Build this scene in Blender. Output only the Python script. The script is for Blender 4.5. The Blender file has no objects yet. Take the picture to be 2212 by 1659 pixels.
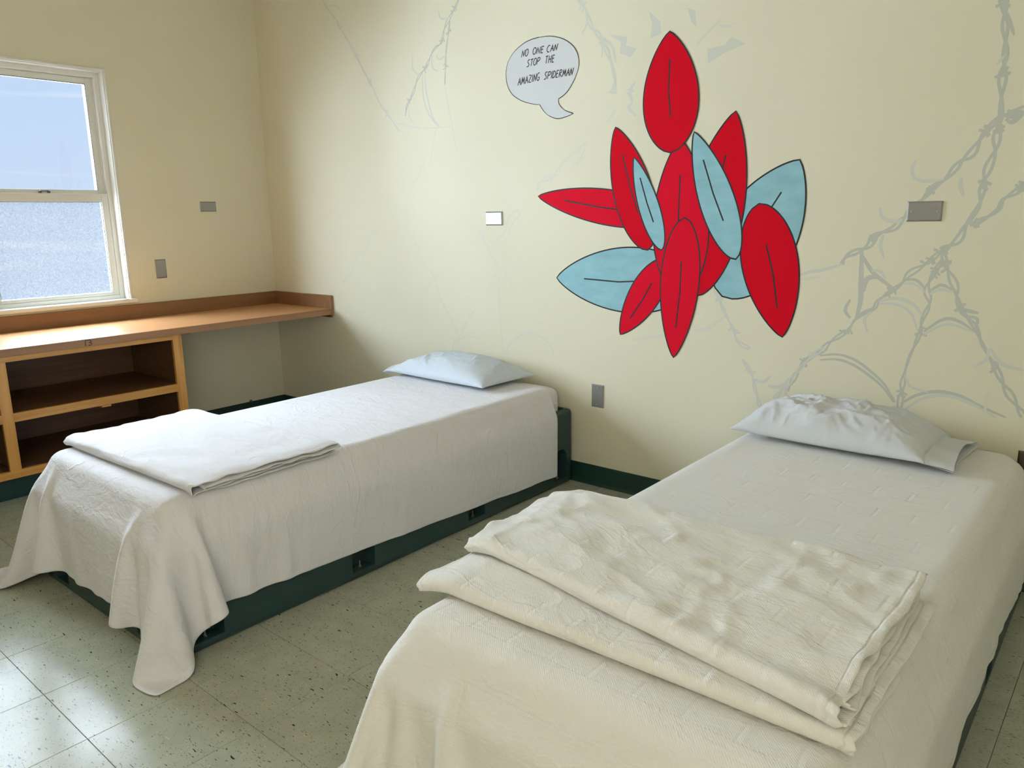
import bpy, bmesh, math, random
import numpy as np
from mathutils import Vector, Matrix, noise
from mathutils.geometry import delaunay_2d_cdt

random.seed(7)
PI = math.pi
C = bpy.context.scene.collection
scene = bpy.context.scene

# ------------------------------------------------------------------ camera, sky, sun, exposure
YAW, PITCH, ROLL = -.6943, -.2156, -.0152
CAM = np.array([4.6895, -3.0847, 1.3281]); FPX = 1664.28
def cam_axes():
    cy, sy, cp, sp = math.cos(YAW), math.sin(YAW), math.cos(PITCH), math.sin(PITCH)
    F = np.array([sy*cp, cy*cp, sp]); R = np.array([cy, -sy, 0.]); U = np.cross(R, F)
    cr, sr = math.cos(ROLL), math.sin(ROLL)
    return F, R*cr+U*sr, U*cr-R*sr
cF, cR, cU = cam_axes()
cam = bpy.data.cameras.new('camera'); cam.sensor_width = 36; cam.lens = FPX/2212*36
cam_o = bpy.data.objects.new('camera', cam); C.objects.link(cam_o)
cam_o.matrix_world = Matrix(((cR[0], cU[0], -cF[0], CAM[0]), (cR[1], cU[1], -cF[1], CAM[1]), (cR[2], cU[2], -cF[2], CAM[2]), (0, 0, 0, 1)))
scene.camera = cam_o
cam.clip_start = .02

W = bpy.data.worlds.new('sky'); scene.world = W; W.use_nodes = True
nt = W.node_tree; bg = nt.nodes['Background']
tc = nt.nodes.new('ShaderNodeTexCoord'); sep = nt.nodes.new('ShaderNodeSeparateXYZ'); nt.links.new(tc.outputs['Generated'], sep.inputs[0])
rmp = nt.nodes.new('ShaderNodeValToRGB'); nt.links.new(sep.outputs['Z'], rmp.inputs[0])
rmp.color_ramp.elements[0].position = 0.; rmp.color_ramp.elements[0].color = (.62, .74, .90, 1)
rmp.color_ramp.elements[1].position = .5; rmp.color_ramp.elements[1].color = (.40, .60, .92, 1)
mp = nt.nodes.new('ShaderNodeMapping'); mp.inputs['Scale'].default_value = (1.2, 1.2, 16); nt.links.new(tc.outputs['Generated'], mp.inputs[0])
nz = nt.nodes.new('ShaderNodeTexNoise'); nz.inputs['Scale'].default_value = 2.2; nz.inputs['Detail'].default_value = 3; nt.links.new(mp.outputs[0], nz.inputs[0])
r2 = nt.nodes.new('ShaderNodeValToRGB'); r2.color_ramp.elements[0].position = .60; r2.color_ramp.elements[1].position = .74; nt.links.new(nz.outputs[0], r2.inputs[0])
mx = nt.nodes.new('ShaderNodeMix'); mx.data_type = 'RGBA'; nt.links.new(r2.outputs[0], mx.inputs[0]); nt.links.new(rmp.outputs[0], mx.inputs[6]); mx.inputs[7].default_value = (.88, .92, 1, 1)
nt.links.new(mx.outputs[2], bg.inputs[0]); bg.inputs[1].default_value = 1.0

def lamp(name, kind, loc, aim, energy, color, **kw):
    l = bpy.data.lights.new(name, kind); l.energy = energy; l.color = color
    for k, v in kw.items(): setattr(l, k, v)
    o = bpy.data.objects.new(name, l); C.objects.link(o); o.location = loc
    o.rotation_euler = Vector(aim).to_track_quat('-Z', 'Y').to_euler()
    return o
lamp('hazy_sun', 'SUN', (-3, -3, 3), (.56, .62, -.54), 108., (.79, .89, 1.), angle=math.radians(132))
lamp('fill_light', 'AREA', (5.0, -4.3, 1.7), (-.86, .32, -.08), 44., (1., .93, .80), shape='RECTANGLE', size=1.6, size_y=2.0)  # added fill lamp behind the camera to lift the shade; no doorway is modelled

scene.view_settings.view_transform = 'Standard'; scene.view_settings.look = 'None'
scene.view_settings.gamma = 1; scene.view_settings.use_curve_mapping = False
scene.view_settings.exposure = .18

# ------------------------------------------------------------------ helpers
def ray(px, py):
    return cF + cR*(px-1106)/FPX - cU*(py-829.5)/FPX
def onwall(px, py):                    # photo position -> (x, z) on the mural wall plane y = 0
    d = ray(px, py); t = -CAM[1]/d[1]; p = CAM+d*t
    return float(p[0]), float(p[2])

def mat(name, color, rough=.6, metal=0., coat=0., spec=.5, build=None, **kw):
    m = bpy.data.materials.new(name); m.use_nodes = True
    b = m.node_tree.nodes['Principled BSDF']
    b.inputs['Base Color'].default_value = (*color, 1); b.inputs['Roughness'].default_value = rough
    b.inputs['Metallic'].default_value = metal; b.inputs['Coat Weight'].default_value = coat
    b.inputs['Specular IOR Level'].default_value = spec
    if build: build(m.node_tree, b)
    return m
def N(nt, t, **inp):
    n = nt.nodes.new(t)
    for k, v in inp.items(): n.inputs[k.replace('_', ' ')].default_value = v
    return n
def math_n(nt, op, a, b=None, c=None):
    n = nt.nodes.new('ShaderNodeMath'); n.operation = op
    for i, v in enumerate((a, b, c)):
        if v is None: continue
        if isinstance(v, (int, float)): n.inputs[i].default_value = v
        else: nt.links.new(v, n.inputs[i])
    return n.outputs[0]
def ramp(nt, src, stops):
    r = nt.nodes.new('ShaderNodeValToRGB'); nt.links.new(src, r.inputs[0])
    e = r.color_ramp.elements
    while len(e) < len(stops): e.new(.5)
    for i, (p, c) in enumerate(stops):
        e[i].position = p; e[i].color = (*c, 1) if len(c) == 3 else c
    return r.outputs[0]
def mapping(nt, coord, scale, rot=(0, 0, 0)):
    m = N(nt, 'ShaderNodeMapping', Scale=scale, Rotation=rot); nt.links.new(coord, m.inputs[0]); return m.outputs[0]
def bump(nt, b, h, strength, dist, normal=None):
    n = N(nt, 'ShaderNodeBump', Strength=strength, Distance=dist); nt.links.new(h, n.inputs['Height'])
    if normal is not None: nt.links.new(normal, n.inputs['Normal'])
    nt.links.new(n.outputs[0], b.inputs['Normal']); return n.outputs[0]
def coords(nt, which='Object'):
    return nt.nodes.new('ShaderNodeTexCoord').outputs[which]
def worldpos(nt):
    return nt.nodes.new('ShaderNodeNewGeometry').outputs['Position']

def wall_b(nt, b):
    n = N(nt, 'ShaderNodeTexNoise', Scale=260., Detail=2.); nt.links.new(worldpos(nt), n.inputs[0])
    bump(nt, b, n.outputs[0], .12, .001)
    n2 = N(nt, 'ShaderNodeTexNoise', Scale=1.3, Detail=3.); nt.links.new(worldpos(nt), n2.inputs[0])
    nt.links.new(ramp(nt, n2.outputs[0], [(.3, (.77, .72, .545)), (.7, (.80, .755, .58))]), b.inputs['Base Color'])
M_wall = mat('cream_wall_paint', (.78, .73, .55), .6, spec=.2, build=wall_b)
M_ceil = mat('ceiling_paint', (.8, .78, .7), .8)

def tile_b(nt, b):
    co = coords(nt, 'Object')
    oi = nt.nodes.new('ShaderNodeObjectInfo')
    off = nt.nodes.new('ShaderNodeVectorMath'); off.operation = 'ADD'
    cmb = N(nt, 'ShaderNodeCombineXYZ'); r = math_n(nt, 'MULTIPLY', oi.outputs['Random'], 37.)
    nt.links.new(r, cmb.inputs[0]); nt.links.new(r, cmb.inputs[1])
    nt.links.new(co, off.inputs[0]); nt.links.new(cmb.outputs[0], off.inputs[1])
    base = N(nt, 'ShaderNodeTexNoise', Scale=14., Detail=4.); nt.links.new(off.outputs[0], base.inputs[0])
    col = ramp(nt, base.outputs[0], [(.3, (.37, .39, .30)), (.72, (.44, .455, .355))])
    def flecks(scale, stretch, rot, lo, hi, c, prev):
        m = mapping(nt, off.outputs[0], (scale, scale*stretch, scale), (0, 0, rot))
        w = N(nt, 'ShaderNodeTexNoise', Scale=1.3, Detail=1.); nt.links.new(m, w.inputs[0])
        v = N(nt, 'ShaderNodeTexVoronoi', Scale=1., Randomness=1.)
        add = nt.nodes.new('ShaderNodeVectorMath'); add.operation = 'ADD'; nt.links.new(m, add.inputs[0]); nt.links.new(w.outputs['Color'], add.inputs[1])
        nt.links.new(add.outputs[0], v.inputs[0])
        sel = N(nt, 'ShaderNodeSeparateColor'); nt.links.new(v.outputs['Color'], sel.inputs[0])
        size = math_n(nt, 'MULTIPLY', math_n(nt, 'GREATER_THAN', sel.outputs[0], lo), math_n(nt, 'MULTIPLY_ADD', sel.outputs[1], .16, hi))
        mask = math_n(nt, 'LESS_THAN', v.outputs['Distance'], size)
        mx = nt.nodes.new('ShaderNodeMix'); mx.data_type = 'RGBA'; nt.links.new(mask, mx.inputs[0]); nt.links.new(prev, mx.inputs[6]); mx.inputs[7].default_value = (*c, 1)
        return mx.outputs[2]
    col = flecks(70, 3.4, .55, .25, .13, (.25, .26, .175), col)
    col = flecks(45, 3.4, .7, .82, .09, (.56, .56, .46), col)
    col = flecks(52, 3.6, .5, .58, .11, (.12, .13, .08), col)
    col = flecks(30, 3.4, .7, .86, .09, (.045, .055, .04), col)
    nt.links.new(col, b.inputs['Base Color'])
    sm = N(nt, 'ShaderNodeTexNoise', Scale=5., Detail=2.); nt.links.new(worldpos(nt), sm.inputs[0])
    nt.links.new(math_n(nt, 'MULTIPLY_ADD', sm.outputs[0], .10, .13), b.inputs['Roughness'])
    n3 = N(nt, 'ShaderNodeTexNoise', Scale=7., Detail=1.); nt.links.new(worldpos(nt), n3.inputs[0])
    bump(nt, b, n3.outputs[0], .12, .004)
M_tile = mat('speckled_vinyl_tile', (.4, .4, .3), .2, spec=.065, build=tile_b)
M_joint = mat('tile_joint', (.05, .05, .035), .8)

def wood_b(c1, c2, c3, along='Y', sc=1., coat=False):
    def f(nt, b):
        s = {'X': (1.2, 26, 26), 'Y': (26, 1.2, 26), 'Z': (26, 26, 1.2)}[along]
        m = mapping(nt, worldpos(nt), tuple(v*sc for v in s))
        n = N(nt, 'ShaderNodeTexNoise', Scale=1.6, Detail=6., Distortion=.6); nt.links.new(m, n.inputs[0])
        nt.links.new(ramp(nt, n.outputs[0], [(.3, c1), (.52, c2), (.75, c3)]), b.inputs['Base Color'])
        bump(nt, b, n.outputs[0], .06, .002)
    return f
M_oakY = mat('yellow_maple_rail', (.6, .3, .07), .38, coat=.15, build=wood_b((.50, .235, .045), (.62, .31, .068), (.70, .38, .10), 'Y'))
M_oakZ = mat('yellow_maple_stile', (.6, .3, .07), .38, coat=.15, build=wood_b((.50, .235, .045), (.62, .31, .068), (.70, .38, .10), 'Z'))
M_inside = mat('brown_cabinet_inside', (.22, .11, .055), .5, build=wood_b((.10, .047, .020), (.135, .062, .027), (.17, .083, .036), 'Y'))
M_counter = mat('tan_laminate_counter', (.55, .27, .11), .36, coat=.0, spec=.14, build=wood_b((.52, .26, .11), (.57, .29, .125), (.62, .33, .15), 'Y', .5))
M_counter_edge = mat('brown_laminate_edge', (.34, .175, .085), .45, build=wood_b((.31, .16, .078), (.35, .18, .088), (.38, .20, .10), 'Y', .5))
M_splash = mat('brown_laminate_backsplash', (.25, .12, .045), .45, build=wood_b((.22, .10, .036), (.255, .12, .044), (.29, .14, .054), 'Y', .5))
M_base = mat('dark_green_rubber', (.010, .045, .038), .42)
def plastic_b(nt, b):
    n = N(nt, 'ShaderNodeTexNoise', Scale=420., Detail=2.); nt.links.new(worldpos(nt), n.inputs[0])
    bump(nt, b, n.outputs[0], .25, .0008)
M_plastic = mat('dark_teal_plastic', (.018, .048, .048), .42, build=plastic_b)
M_white = mat('white_vinyl_frame', (.78, .78, .72), .35)
M_white2 = mat('white_painted_casing', (.80, .79, .72), .4)
M_gasket = mat('dark_gasket', (.05, .05, .05), .6)
def steel_b(nt, b):
    n = N(nt, 'ShaderNodeTexNoise', Scale=25., Detail=3.); nt.links.new(worldpos(nt), n.inputs[0])
    nt.links.new(math_n(nt, 'MULTIPLY_ADD', n.outputs[0], .15, .38), b.inputs['Roughness'])
M_steel = mat('brushed_steel', (.34, .335, .315), .3, metal=.75, build=steel_b)
M_steel_dark = mat('dark_steel', (.16, .14, .11), .35, metal=.9)
M_screw = mat('screw_steel', (.5, .48, .42), .35, metal=1.)
M_screw_hole = mat('screw_slot', (.04, .04, .035), .6)
M_black = mat('black_marker', (.012, .012, .014), .7)
M_red = mat('red_mural_paint', (.66, .003, .016), .75, spec=.08)
M_red2 = mat('bright_red_mural_paint', (.72, .006, .026), .75, spec=.08)
def blue_b(nt, b):
    n = N(nt, 'ShaderNodeTexNoise', Scale=9., Detail=4.); nt.links.new(mapping(nt, worldpos(nt), (1, 1, 2.2)), n.inputs[0])
    nt.links.new(ramp(nt, n.outputs[0], [(.3, (.26, .50, .56)), (.7, (.35, .60, .66))]), b.inputs['Base Color'])
M_blue = mat('pale_blue_mural_paint', (.3, .55, .62), .75, spec=.08, build=blue_b)
M_bubble = mat('white_mural_paint', (.66, .68, .665), .6, spec=.15)
M_vine = mat('grey_vine_paint', (.56, .565, .475), .6)
M_vine2 = mat('faint_vine_paint', (.665, .665, .565), .6)
M_vine3 = mat('very_faint_vine_paint', (.73, .705, .575), .6)

def glass_clear(nt, b):
    out = nt.nodes['Material Output']
    tr = N(nt, 'ShaderNodeBsdfTransparent'); tr.inputs[0].default_value = (.94, .96, .98, 1)
    gl = N(nt, 'ShaderNodeBsdfGlossy', Roughness=.03)
    fr = N(nt, 'ShaderNodeFresnel', IOR=1.45)
    m = N(nt, 'ShaderNodeMixShader'); nt.links.new(fr.outputs[0], m.inputs[0]); nt.links.new(tr.outputs[0], m.inputs[1]); nt.links.new(gl.outputs[0], m.inputs[2])
    nt.links.new(m.outputs[0], out.inputs[0])
M_glass = mat('clear_window_glass', (1, 1, 1), .05, build=glass_clear)
def glass_obs(nt, b):
    out = nt.nodes['Material Output']
    n = N(nt, 'ShaderNodeTexVoronoi', Scale=150.); n.feature = 'SMOOTH_F1'
    w = N(nt, 'ShaderNodeTexNoise', Scale=60., Detail=2.); nt.links.new(worldpos(nt), w.inputs[0])
    mixv = nt.nodes.new('ShaderNodeVectorMath'); mixv.operation = 'MULTIPLY_ADD'; nt.links.new(w.outputs['Color'], mixv.inputs[0]); mixv.inputs[1].default_value = (.03, .03, .03); nt.links.new(worldpos(nt), mixv.inputs[2])
    nt.links.new(mixv.outputs[0], n.inputs[0])
    bp = N(nt, 'ShaderNodeBump', Strength=.9, Distance=.004); nt.links.new(n.outputs[0], bp.inputs['Height'])
    tr = N(nt, 'ShaderNodeBsdfTransparent')
    nt.links.new(ramp(nt, n.outputs[0], [(.1, (.68, .71, .74)), (.6, (.86, .88, .90))]), tr.inputs[0])
    tl = N(nt, 'ShaderNodeBsdfTranslucent'); tl.inputs[0].default_value = (.9, .9, .92, 1); nt.links.new(bp.outputs[0], tl.inputs['Normal'])
    gl = N(nt, 'ShaderNodeBsdfGlossy', Roughness=.25); nt.links.new(bp.outputs[0], gl.inputs['Normal'])
    m = N(nt, 'ShaderNodeMixShader'); m.inputs[0].default_value = .006; nt.links.new(tr.outputs[0], m.inputs[1]); nt.links.new(tl.outputs[0], m.inputs[2])
    m2 = N(nt, 'ShaderNodeMixShader'); m2.inputs[0].default_value = .05; nt.links.new(m.outputs[0], m2.inputs[1]); nt.links.new(gl.outputs[0], m2.inputs[2])
    nt.links.new(m2.outputs[0], out.inputs[0])
M_glass2 = mat('obscure_window_glass', (1, 1, 1), .3, build=glass_obs)

def cloth_b(pattern, hem, wrinkle=1.):
    def f(nt, b):
        b.inputs['Sheen Weight'].default_value = .25
        uvn = nt.nodes.new('ShaderNodeUVMap'); uvn.uv_map = 'cloth'
        uv = uvn.outputs[0]
        sp = N(nt, 'ShaderNodeSeparateXYZ'); nt.links.new(uv, sp.inputs[0])
        def groove(x, c, w):
            return math_n(nt, 'MAXIMUM', math_n(nt, 'SUBTRACT', 1., math_n(nt, 'DIVIDE', math_n(nt, 'ABSOLUTE', math_n(nt, 'SUBTRACT', x, c)), w)), 0.)
        # weave
        wv = N(nt, 'ShaderNodeTexNoise', Scale=900., Detail=1.); nt.links.new(uv, wv.inputs[0])
        nrm = None
        # soft rumples and storage creases
        m = mapping(nt, uv, (3.2, 6., 1.), (0, 0, .35))
        n1 = N(nt, 'ShaderNodeTexNoise', Scale=2.4, Detail=4., Roughness=.55, Distortion=.35); nt.links.new(m, n1.inputs[0])
        m3 = mapping(nt, uv, (1., 1.6, 1.), (0, 0, -.5))
        n3 = N(nt, 'ShaderNodeTexNoise', Scale=3.2, Detail=3., Roughness=.5, Distortion=1.2); nt.links.new(m3, n3.inputs[0])
        crease = math_n(nt, 'MULTIPLY', math_n(nt, 'MAXIMUM', math_n(nt, 'SUBTRACT', 1., math_n(nt, 'MULTIPLY', math_n(nt, 'ABSOLUTE', math_n(nt, 'SUBTRACT', n3.outputs[0], .5)), 26.)), 0.), .12)
        n4 = N(nt, 'ShaderNodeTexNoise', Scale=22., Detail=3., Roughness=.6, Distortion=.6); nt.links.new(m, n4.inputs[0])
        hh = math_n(nt, 'ADD', math_n(nt, 'MULTIPLY_ADD', n4.outputs[0], .12, n1.outputs[0]), crease)
        nrm = bump(nt, b, hh, .55*wrinkle, .018)
        h = math_n(nt, 'MULTIPLY', wv.outputs[0], .35)
        if pattern:
            u, v = sp.outputs[0], sp.outputs[1]
            tw = math_n(nt, 'SINE', math_n(nt, 'MULTIPLY', math_n(nt, 'ADD', u, math_n(nt, 'MULTIPLY', v, 1.0)), 1150.))
            h = math_n(nt, 'MULTIPLY_ADD', tw, .10, h)
            fv = math_n(nt, 'FRACT', math_n(nt, 'MULTIPLY', v, 1/.185))
            fu = math_n(nt, 'FRACT', math_n(nt, 'MULTIPLY_ADD', math_n(nt, 'FLOOR', math_n(nt, 'MULTIPLY', v, 1/.185)), .5, math_n(nt, 'MULTIPLY', u, 1/.095)))
            band = math_n(nt, 'LESS_THAN', fv, .44)
            zig = math_n(nt, 'MULTIPLY', math_n(nt, 'SINE', math_n(nt, 'MULTIPLY', u, 900.)), .010)
            fz = math_n(nt, 'ADD', fv, zig)
            bars = math_n(nt, 'MULTIPLY', math_n(nt, 'SUBTRACT', groove(fu, .45, .05), math_n(nt, 'MULTIPLY', groove(fu, .55, .05), .6)), band)
            lines = math_n(nt, 'ADD', groove(fz, .02, .018), groove(fz, .44, .018))
            h = math_n(nt, 'MULTIPLY_ADD', bars, -.8, h)
            h = math_n(nt, 'MULTIPLY_ADD', lines, -.45, h)
        if hem:
            e = nt.nodes.new('ShaderNodeUVMap'); e.uv_map = 'edge'
            es = N(nt, 'ShaderNodeSeparateXYZ'); nt.links.new(e.outputs[0], es.inputs[0])
            h = math_n(nt, 'MULTIPLY_ADD', groove(es.outputs[0], .022, .0035), -1.6, h)
        bump(nt, b, h, .8 if pattern else .35, .0016 if pattern else .0012, nrm)
    return f
M_sheet1 = mat('cool_white_cotton', (.735, .735, .75), .85, spec=.2, build=cloth_b(False, True))
M_sheet2 = mat('cream_white_woven_cotton', (.79, .785, .735), .88, spec=.2, build=cloth_b(True, True, .8))
M_blanket2 = mat('cream_woven_blanket', (.80, .79, .725), .9, spec=.2, build=cloth_b(True, True, 1.1))
def mattress_b(nt, b):
    n = N(nt, 'ShaderNodeTexNoise', Scale=16., Detail=4., Distortion=.7); nt.links.new(mapping(nt, worldpos(nt), (1, 1, 2.5)), n.inputs[0])
    bump(nt, b, n.outputs[0], .7, .014)
M_mattress = mat('white_fitted_sheet', (.70, .70, .69), .8, spec=.2, build=mattress_b)
def pillow_b(nt, b):
    co = coords(nt, 'Object')
    n = N(nt, 'ShaderNodeTexNoise', Scale=11., Detail=5., Roughness=.6, Distortion=1.6); n.noise_type = 'RIDGED_MULTIFRACTAL'; nt.links.new(co, n.inputs[0])
    nn = bump(nt, b, n.outputs[0], .45, .009)
M_pillow1 = mat('pale_blue_pillowcase', (.64, .71, .78), .75, spec=.25, build=pillow_b)
M_pillow2 = mat('grey_white_pillowcase', (.66, .69, .71), .75, spec=.25, build=pillow_b)

def link(name, me, m=None, parent=None, smooth=False):
    o = bpy.data.objects.new(name, me); C.objects.link(o)
    if m is not None: me.materials.append(m)
    if smooth: me.polygons.foreach_set('use_smooth', [True]*len(me.polygons))
    if parent is not None: o.parent = parent
    return o
def from_bm(name, bm, m=None, parent=None, smooth=False):
    me = bpy.data.meshes.new(name); bmesh.ops.recalc_face_normals(bm, faces=bm.faces[:]); bm.to_mesh(me); bm.free()
    return link(name, me, m, parent, smooth)
def add_box(bm, x0, x1, y0, y1, z0, z1, bev=0., seg=2):
    r = bmesh.ops.create_cube(bm, size=1.)
    vs = r['verts']
    for v in vs:
        v.co = Vector((x0+(v.co.x+.5)*(x1-x0), y0+(v.co.y+.5)*(y1-y0), z0+(v.co.z+.5)*(z1-z0)))
    if bev > 0:
        es = list({e for v in vs for e in v.link_edges})
        bmesh.ops.bevel(bm, geom=es, offset=bev, segments=seg, profile=.5, affect='EDGES')
def box(name, x0, x1, y0, y1, z0, z1, m, parent=None, bev=0., seg=2):
    bm = bmesh.new(); add_box(bm, x0, x1, y0, y1, z0, z1, bev, seg)
    return from_bm(name, bm, m, parent, smooth=False)
def boxes(name, lst, m, parent=None, bev=0.):
    bm = bmesh.new()
    for b in lst: add_box(bm, *b, bev)
    return from_bm(name, bm, m, parent)
def tag(o, label=None, cat=None, group=None, kind=None):
    if label: o['label'] = label
    if cat: o['category'] = cat
    if group: o['group'] = group
    if kind: o['kind'] = kind
    return o
def empty(name, loc, label=None, cat=None, group=None, kind=None):
    o = bpy.data.objects.new(name, None); C.objects.link(o); o.location = loc; o.empty_display_size = .05
    bpy.context.view_layer.update()
    return tag(o, label, cat, group, kind)
def adopt(parent, *obs):                # parent objects built in world space under an empty
    mw = Matrix.Translation(parent.location) @ parent.rotation_euler.to_matrix().to_4x4()
    for o in obs:
        o.parent = parent; o.matrix_parent_inverse = mw.inverted()
def rebase(parent, *obs):               # same, but baking the offset into the mesh
    for o in obs:
        o.data.transform(Matrix.Translation(-parent.location)); o.parent = parent

# ------------------------------------------------------------------ the room
XR, YF, ZC = 5.7, -4.7, 2.95
T = .16
# floor tiles
s = .3048; trot = -.0117; tx, ty = 2.681, -2.4379
floor = box('floor', -T, XR+T, YF-T, T, -.06, -.0035, M_joint); tag(floor, kind='structure')
fl_loc = (0, 0, 0)
cs, sn = math.cos(trot), math.sin(trot)
def tilemesh(poly, name='tile'):
    me = bpy.data.meshes.new(name); g = .0006
    cx = sum(p[0] for p in poly)/len(poly); cy = sum(p[1] for p in poly)/len(poly)
    def inset(p, d):
        dx, dy = p[0]-cx, p[1]-cy; l = math.hypot(dx, dy); k = max(0, (l-d)/l)
        return (cx+dx*k, cy+dy*k)
    n = len(poly)
    bot = [(*inset(p, g*1.4), -.0035) for p in poly]; mid = [(*inset(p, g*1.4), -.0006) for p in poly]; top = [(*inset(p, g*1.4+.001), 0) for p in poly]
    fs = [tuple(range(2*n, 3*n))]
    for k in (0, 1):
        for i in range(n):
            j = (i+1) % n; fs.append((k*n+i, k*n+j, (k+1)*n+j, (k+1)*n+i))
    me.from_pydata(bot+mid+top, [], fs); me.update(); me.materials.append(M_tile)
    return me
def clip(poly, a, b, c):                # keep a*x + b*y <= c
    out = []
    for i in range(len(poly)):
        p, q = poly[i], poly[(i+1) % len(poly)]
        dp, dq = a*p[0]+b*p[1]-c, a*q[0]+b*q[1]-c
        if dp <= 0: out.append(p)
        if dp*dq < 0:
            t = dp/(dp-dq); out.append((p[0]+(q[0]-p[0])*t, p[1]+(q[1]-p[1])*t))
    return out
square = [(0, 0), (s, 0), (s, s), (0, s)]
full_mesh = tilemesh([(x-s/2, y-s/2) for x, y in square])
count = 0
for i in range(-11, 12):
    for j in range(-4, 10):
        P = [(tx+cs*(i+u)*s-sn*(j+v)*s, ty+sn*(i+u)*s+cs*(j+v)*s) for u, v in ((0, 0), (1, 0), (1, 1), (0, 1))]
        Q = P
        for a, b, c in ((-1, 0, 0), (0, 1, 0), (1, 0, XR), (0, -1, 3.9)):
            Q = clip(Q, a, b, c)
            if len(Q) < 3: break
        if len(Q) < 3: continue
        cx = sum(p[0] for p in P)/4; cy = sum(p[1] for p in P)/4
        same = len(Q) == 4 and all(abs(p[0]-q[0])+abs(p[1]-q[1]) < 1e-6 for p, q in zip(P, Q))
        if same: me = full_mesh
        else:
            L = [((p[0]-cx)*cs+(p[1]-cy)*sn, -(p[0]-cx)*sn+(p[1]-cy)*cs) for p in Q]
            area = abs(sum(L[k][0]*L[(k+1) % len(L)][1]-L[(k+1) % len(L)][0]*L[k][1] for k in range(len(L))))/2
            if area < 2e-4: continue
            me = tilemesh(L)
        o = bpy.data.objects.new('tile', me); C.objects.link(o); o.parent = floor; o.location = (cx, cy, 0); o.rotation_euler = (0, 0, trot)
        count += 1

OY0, OY1, OZ0, OZ1 = -2.44, -1.0, .87, 2.15      # window opening (two units)
def wall(name, lst):
    o = boxes(name, lst, M_wall); tag(o, kind='structure'); return o
wall_left = wall('wall_left', [(-T, 0, OY1, T, -.06, ZC), (-T, 0, YF-T, OY0, -.06, ZC), (-T, 0, OY0, OY1, -.06, OZ0), (-T, 0, OY0, OY1, OZ1, ZC)])
wall_back = wall('wall_back', [(0, XR+T, 0, T, -.06, ZC)])
wall('wall_right', [(XR, XR+T, YF-T, 0, -.06, ZC)])
wall('wall_front', [(0, XR, YF-T, YF, -.06, ZC)])
ceil = box('ceiling', -T, XR+T, YF-T, T, ZC, ZC+.1, M_ceil); tag(ceil, kind='structure')

# cove base: profile extruded along a wall
def cove(name, p0, p1, out, h=.1016):
    prof = [(0, h), (.002, h), (.0034, h-.003), (.0034, .022), (.005, .012), (.009, .005), (.016, .0005), (.016, 0), (0, 0)]
    bm = bmesh.new(); rows = []
    for p in (p0, p1):
        rows.append([bm.verts.new((p[0]+out[0]*d, p[1]+out[1]*d, z)) for d, z in prof])
    n = len(prof)
    for k in range(n):
        bm.faces.new((rows[0][k], rows[0][(k+1) % n], rows[1][(k+1) % n], rows[1][k]))
    bm.faces.new(rows[0]); bm.faces.new(rows[1][::-1])
    o = from_bm(name, bm, M_base); tag(o, kind='structure'); return o
cove('baseboard_back', (0.0, 0), (XR, 0), (0, -1))
cove('baseboard_left', (0, -1.018), (0, -.0035), (1, 0))

# ------------------------------------------------------------------ windows
def window(n, y0, y1):
    root = empty('window_%d' % n, (0, (y0+y1)/2, OZ0), kind='structure')
    obs = []
    def b(name, lst, m=M_white, bev=.0015):
        o = boxes(name, lst, m, None, bev); obs.append(o); return o
    f = .03; zt, zb = OZ1, OZ0
    xi, xo = -.055, -.14
    # outer vinyl frame with a stepped track
    b('window_frame', [(xo, xi, y1-f, y1, zb, zt), (xo, xi, y0, y0+f, zb, zt), (xo, xi, y0+f, y1-f, zt-f, zt), (xo, xi, y0+f, y1-f, zb, zb+f)])
    b('track', [(xo+.01, xi-.024, y1-f-.007, y1-f, zb+f, zt-f), (xo+.01, xi-.024, y0+f, y0+f+.007, zb+f, zt-f)])
    a0, a1 = y0+f+.001, y1-f-.001
    st = .037; zm = 1.485
    # upper sash sits in the outer track
    us = b('upper_sash', [(xo+.012, xi-.032, a1-st, a1, zm-.02, zt-f-.001), (xo+.012, xi-.032, a0, a0+st, zm-.02, zt-f-.001), (xo+.012, xi-.032, a0+st, a1-st, zt-f-.034, zt-f-.001), (xo+.012, xi-.032, a0+st, a1-st, zm-.02, zm+.022)])
    ug = box('pane', xo+.026, xo+.030, a0+st-.004, a1-st+.004, zm+.018, zt-f-.03, M_glass); ug['label'] = 'clear upper pane'
    g1 = boxes('gasket', [(xi-.036, xi-.0315, a1-st-.0025, a1-st, zm+.022, zt-f-.034), (xi-.036, xi-.0315, a0+st, a1-st-.0025, zt-f-.0365, zt-f-.034)], M_gasket)
    ls = b('lower_sash', [(xi-.030, xi-.002, a1-st, a1, zb+f+.001, zm), (xi-.030, xi-.002, a0, a0+st, zb+f+.001, zm), (xi-.030, xi-.002, a0+st, a1-st, zb+f+.001, zb+f+.02), (xi-.030, xi-.002, a0+st, a1-st, zm-.046, zm)])
    lg = box('pane', xi-.018, xi-.014, a0+st-.004, a1-st+.004, zb+f+.016, zm-.042, M_glass2); lg['label'] = 'frosted textured lower pane'
    g2 = boxes('gasket', [(xi-.0135, xi-.006, a1-st-.0025, a1-st, zb+f+.02, zm-.046), (xi-.0135, xi-.006, a0+st, a1-st, zm-.0485, zm-.046), (xi-.0135, xi-.006, a0+st, a0+st+.0025, zb+f+.02, zm-.046)], M_gasket)
    yc = (a0+a1)/2+.0
    lock = boxes('sash_lock', [(xi-.022, xi-.006, yc-.028, yc-.016, zm, zm+.012), (xi-.022, xi-.006, yc+.016, yc+.028, zm, zm+.012), (xi-.020, xi-.008, yc-.022, yc+.022, zm+.010, zm+.016)], M_steel_dark, None, .002)
    adopt(root, *obs[:2], us, ls)
    adopt(us, ug, g1); adopt(ls, lg, g2, lock)
    return root
window(1, -1.72, OY1); window(2, OY0, -1.72)
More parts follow.
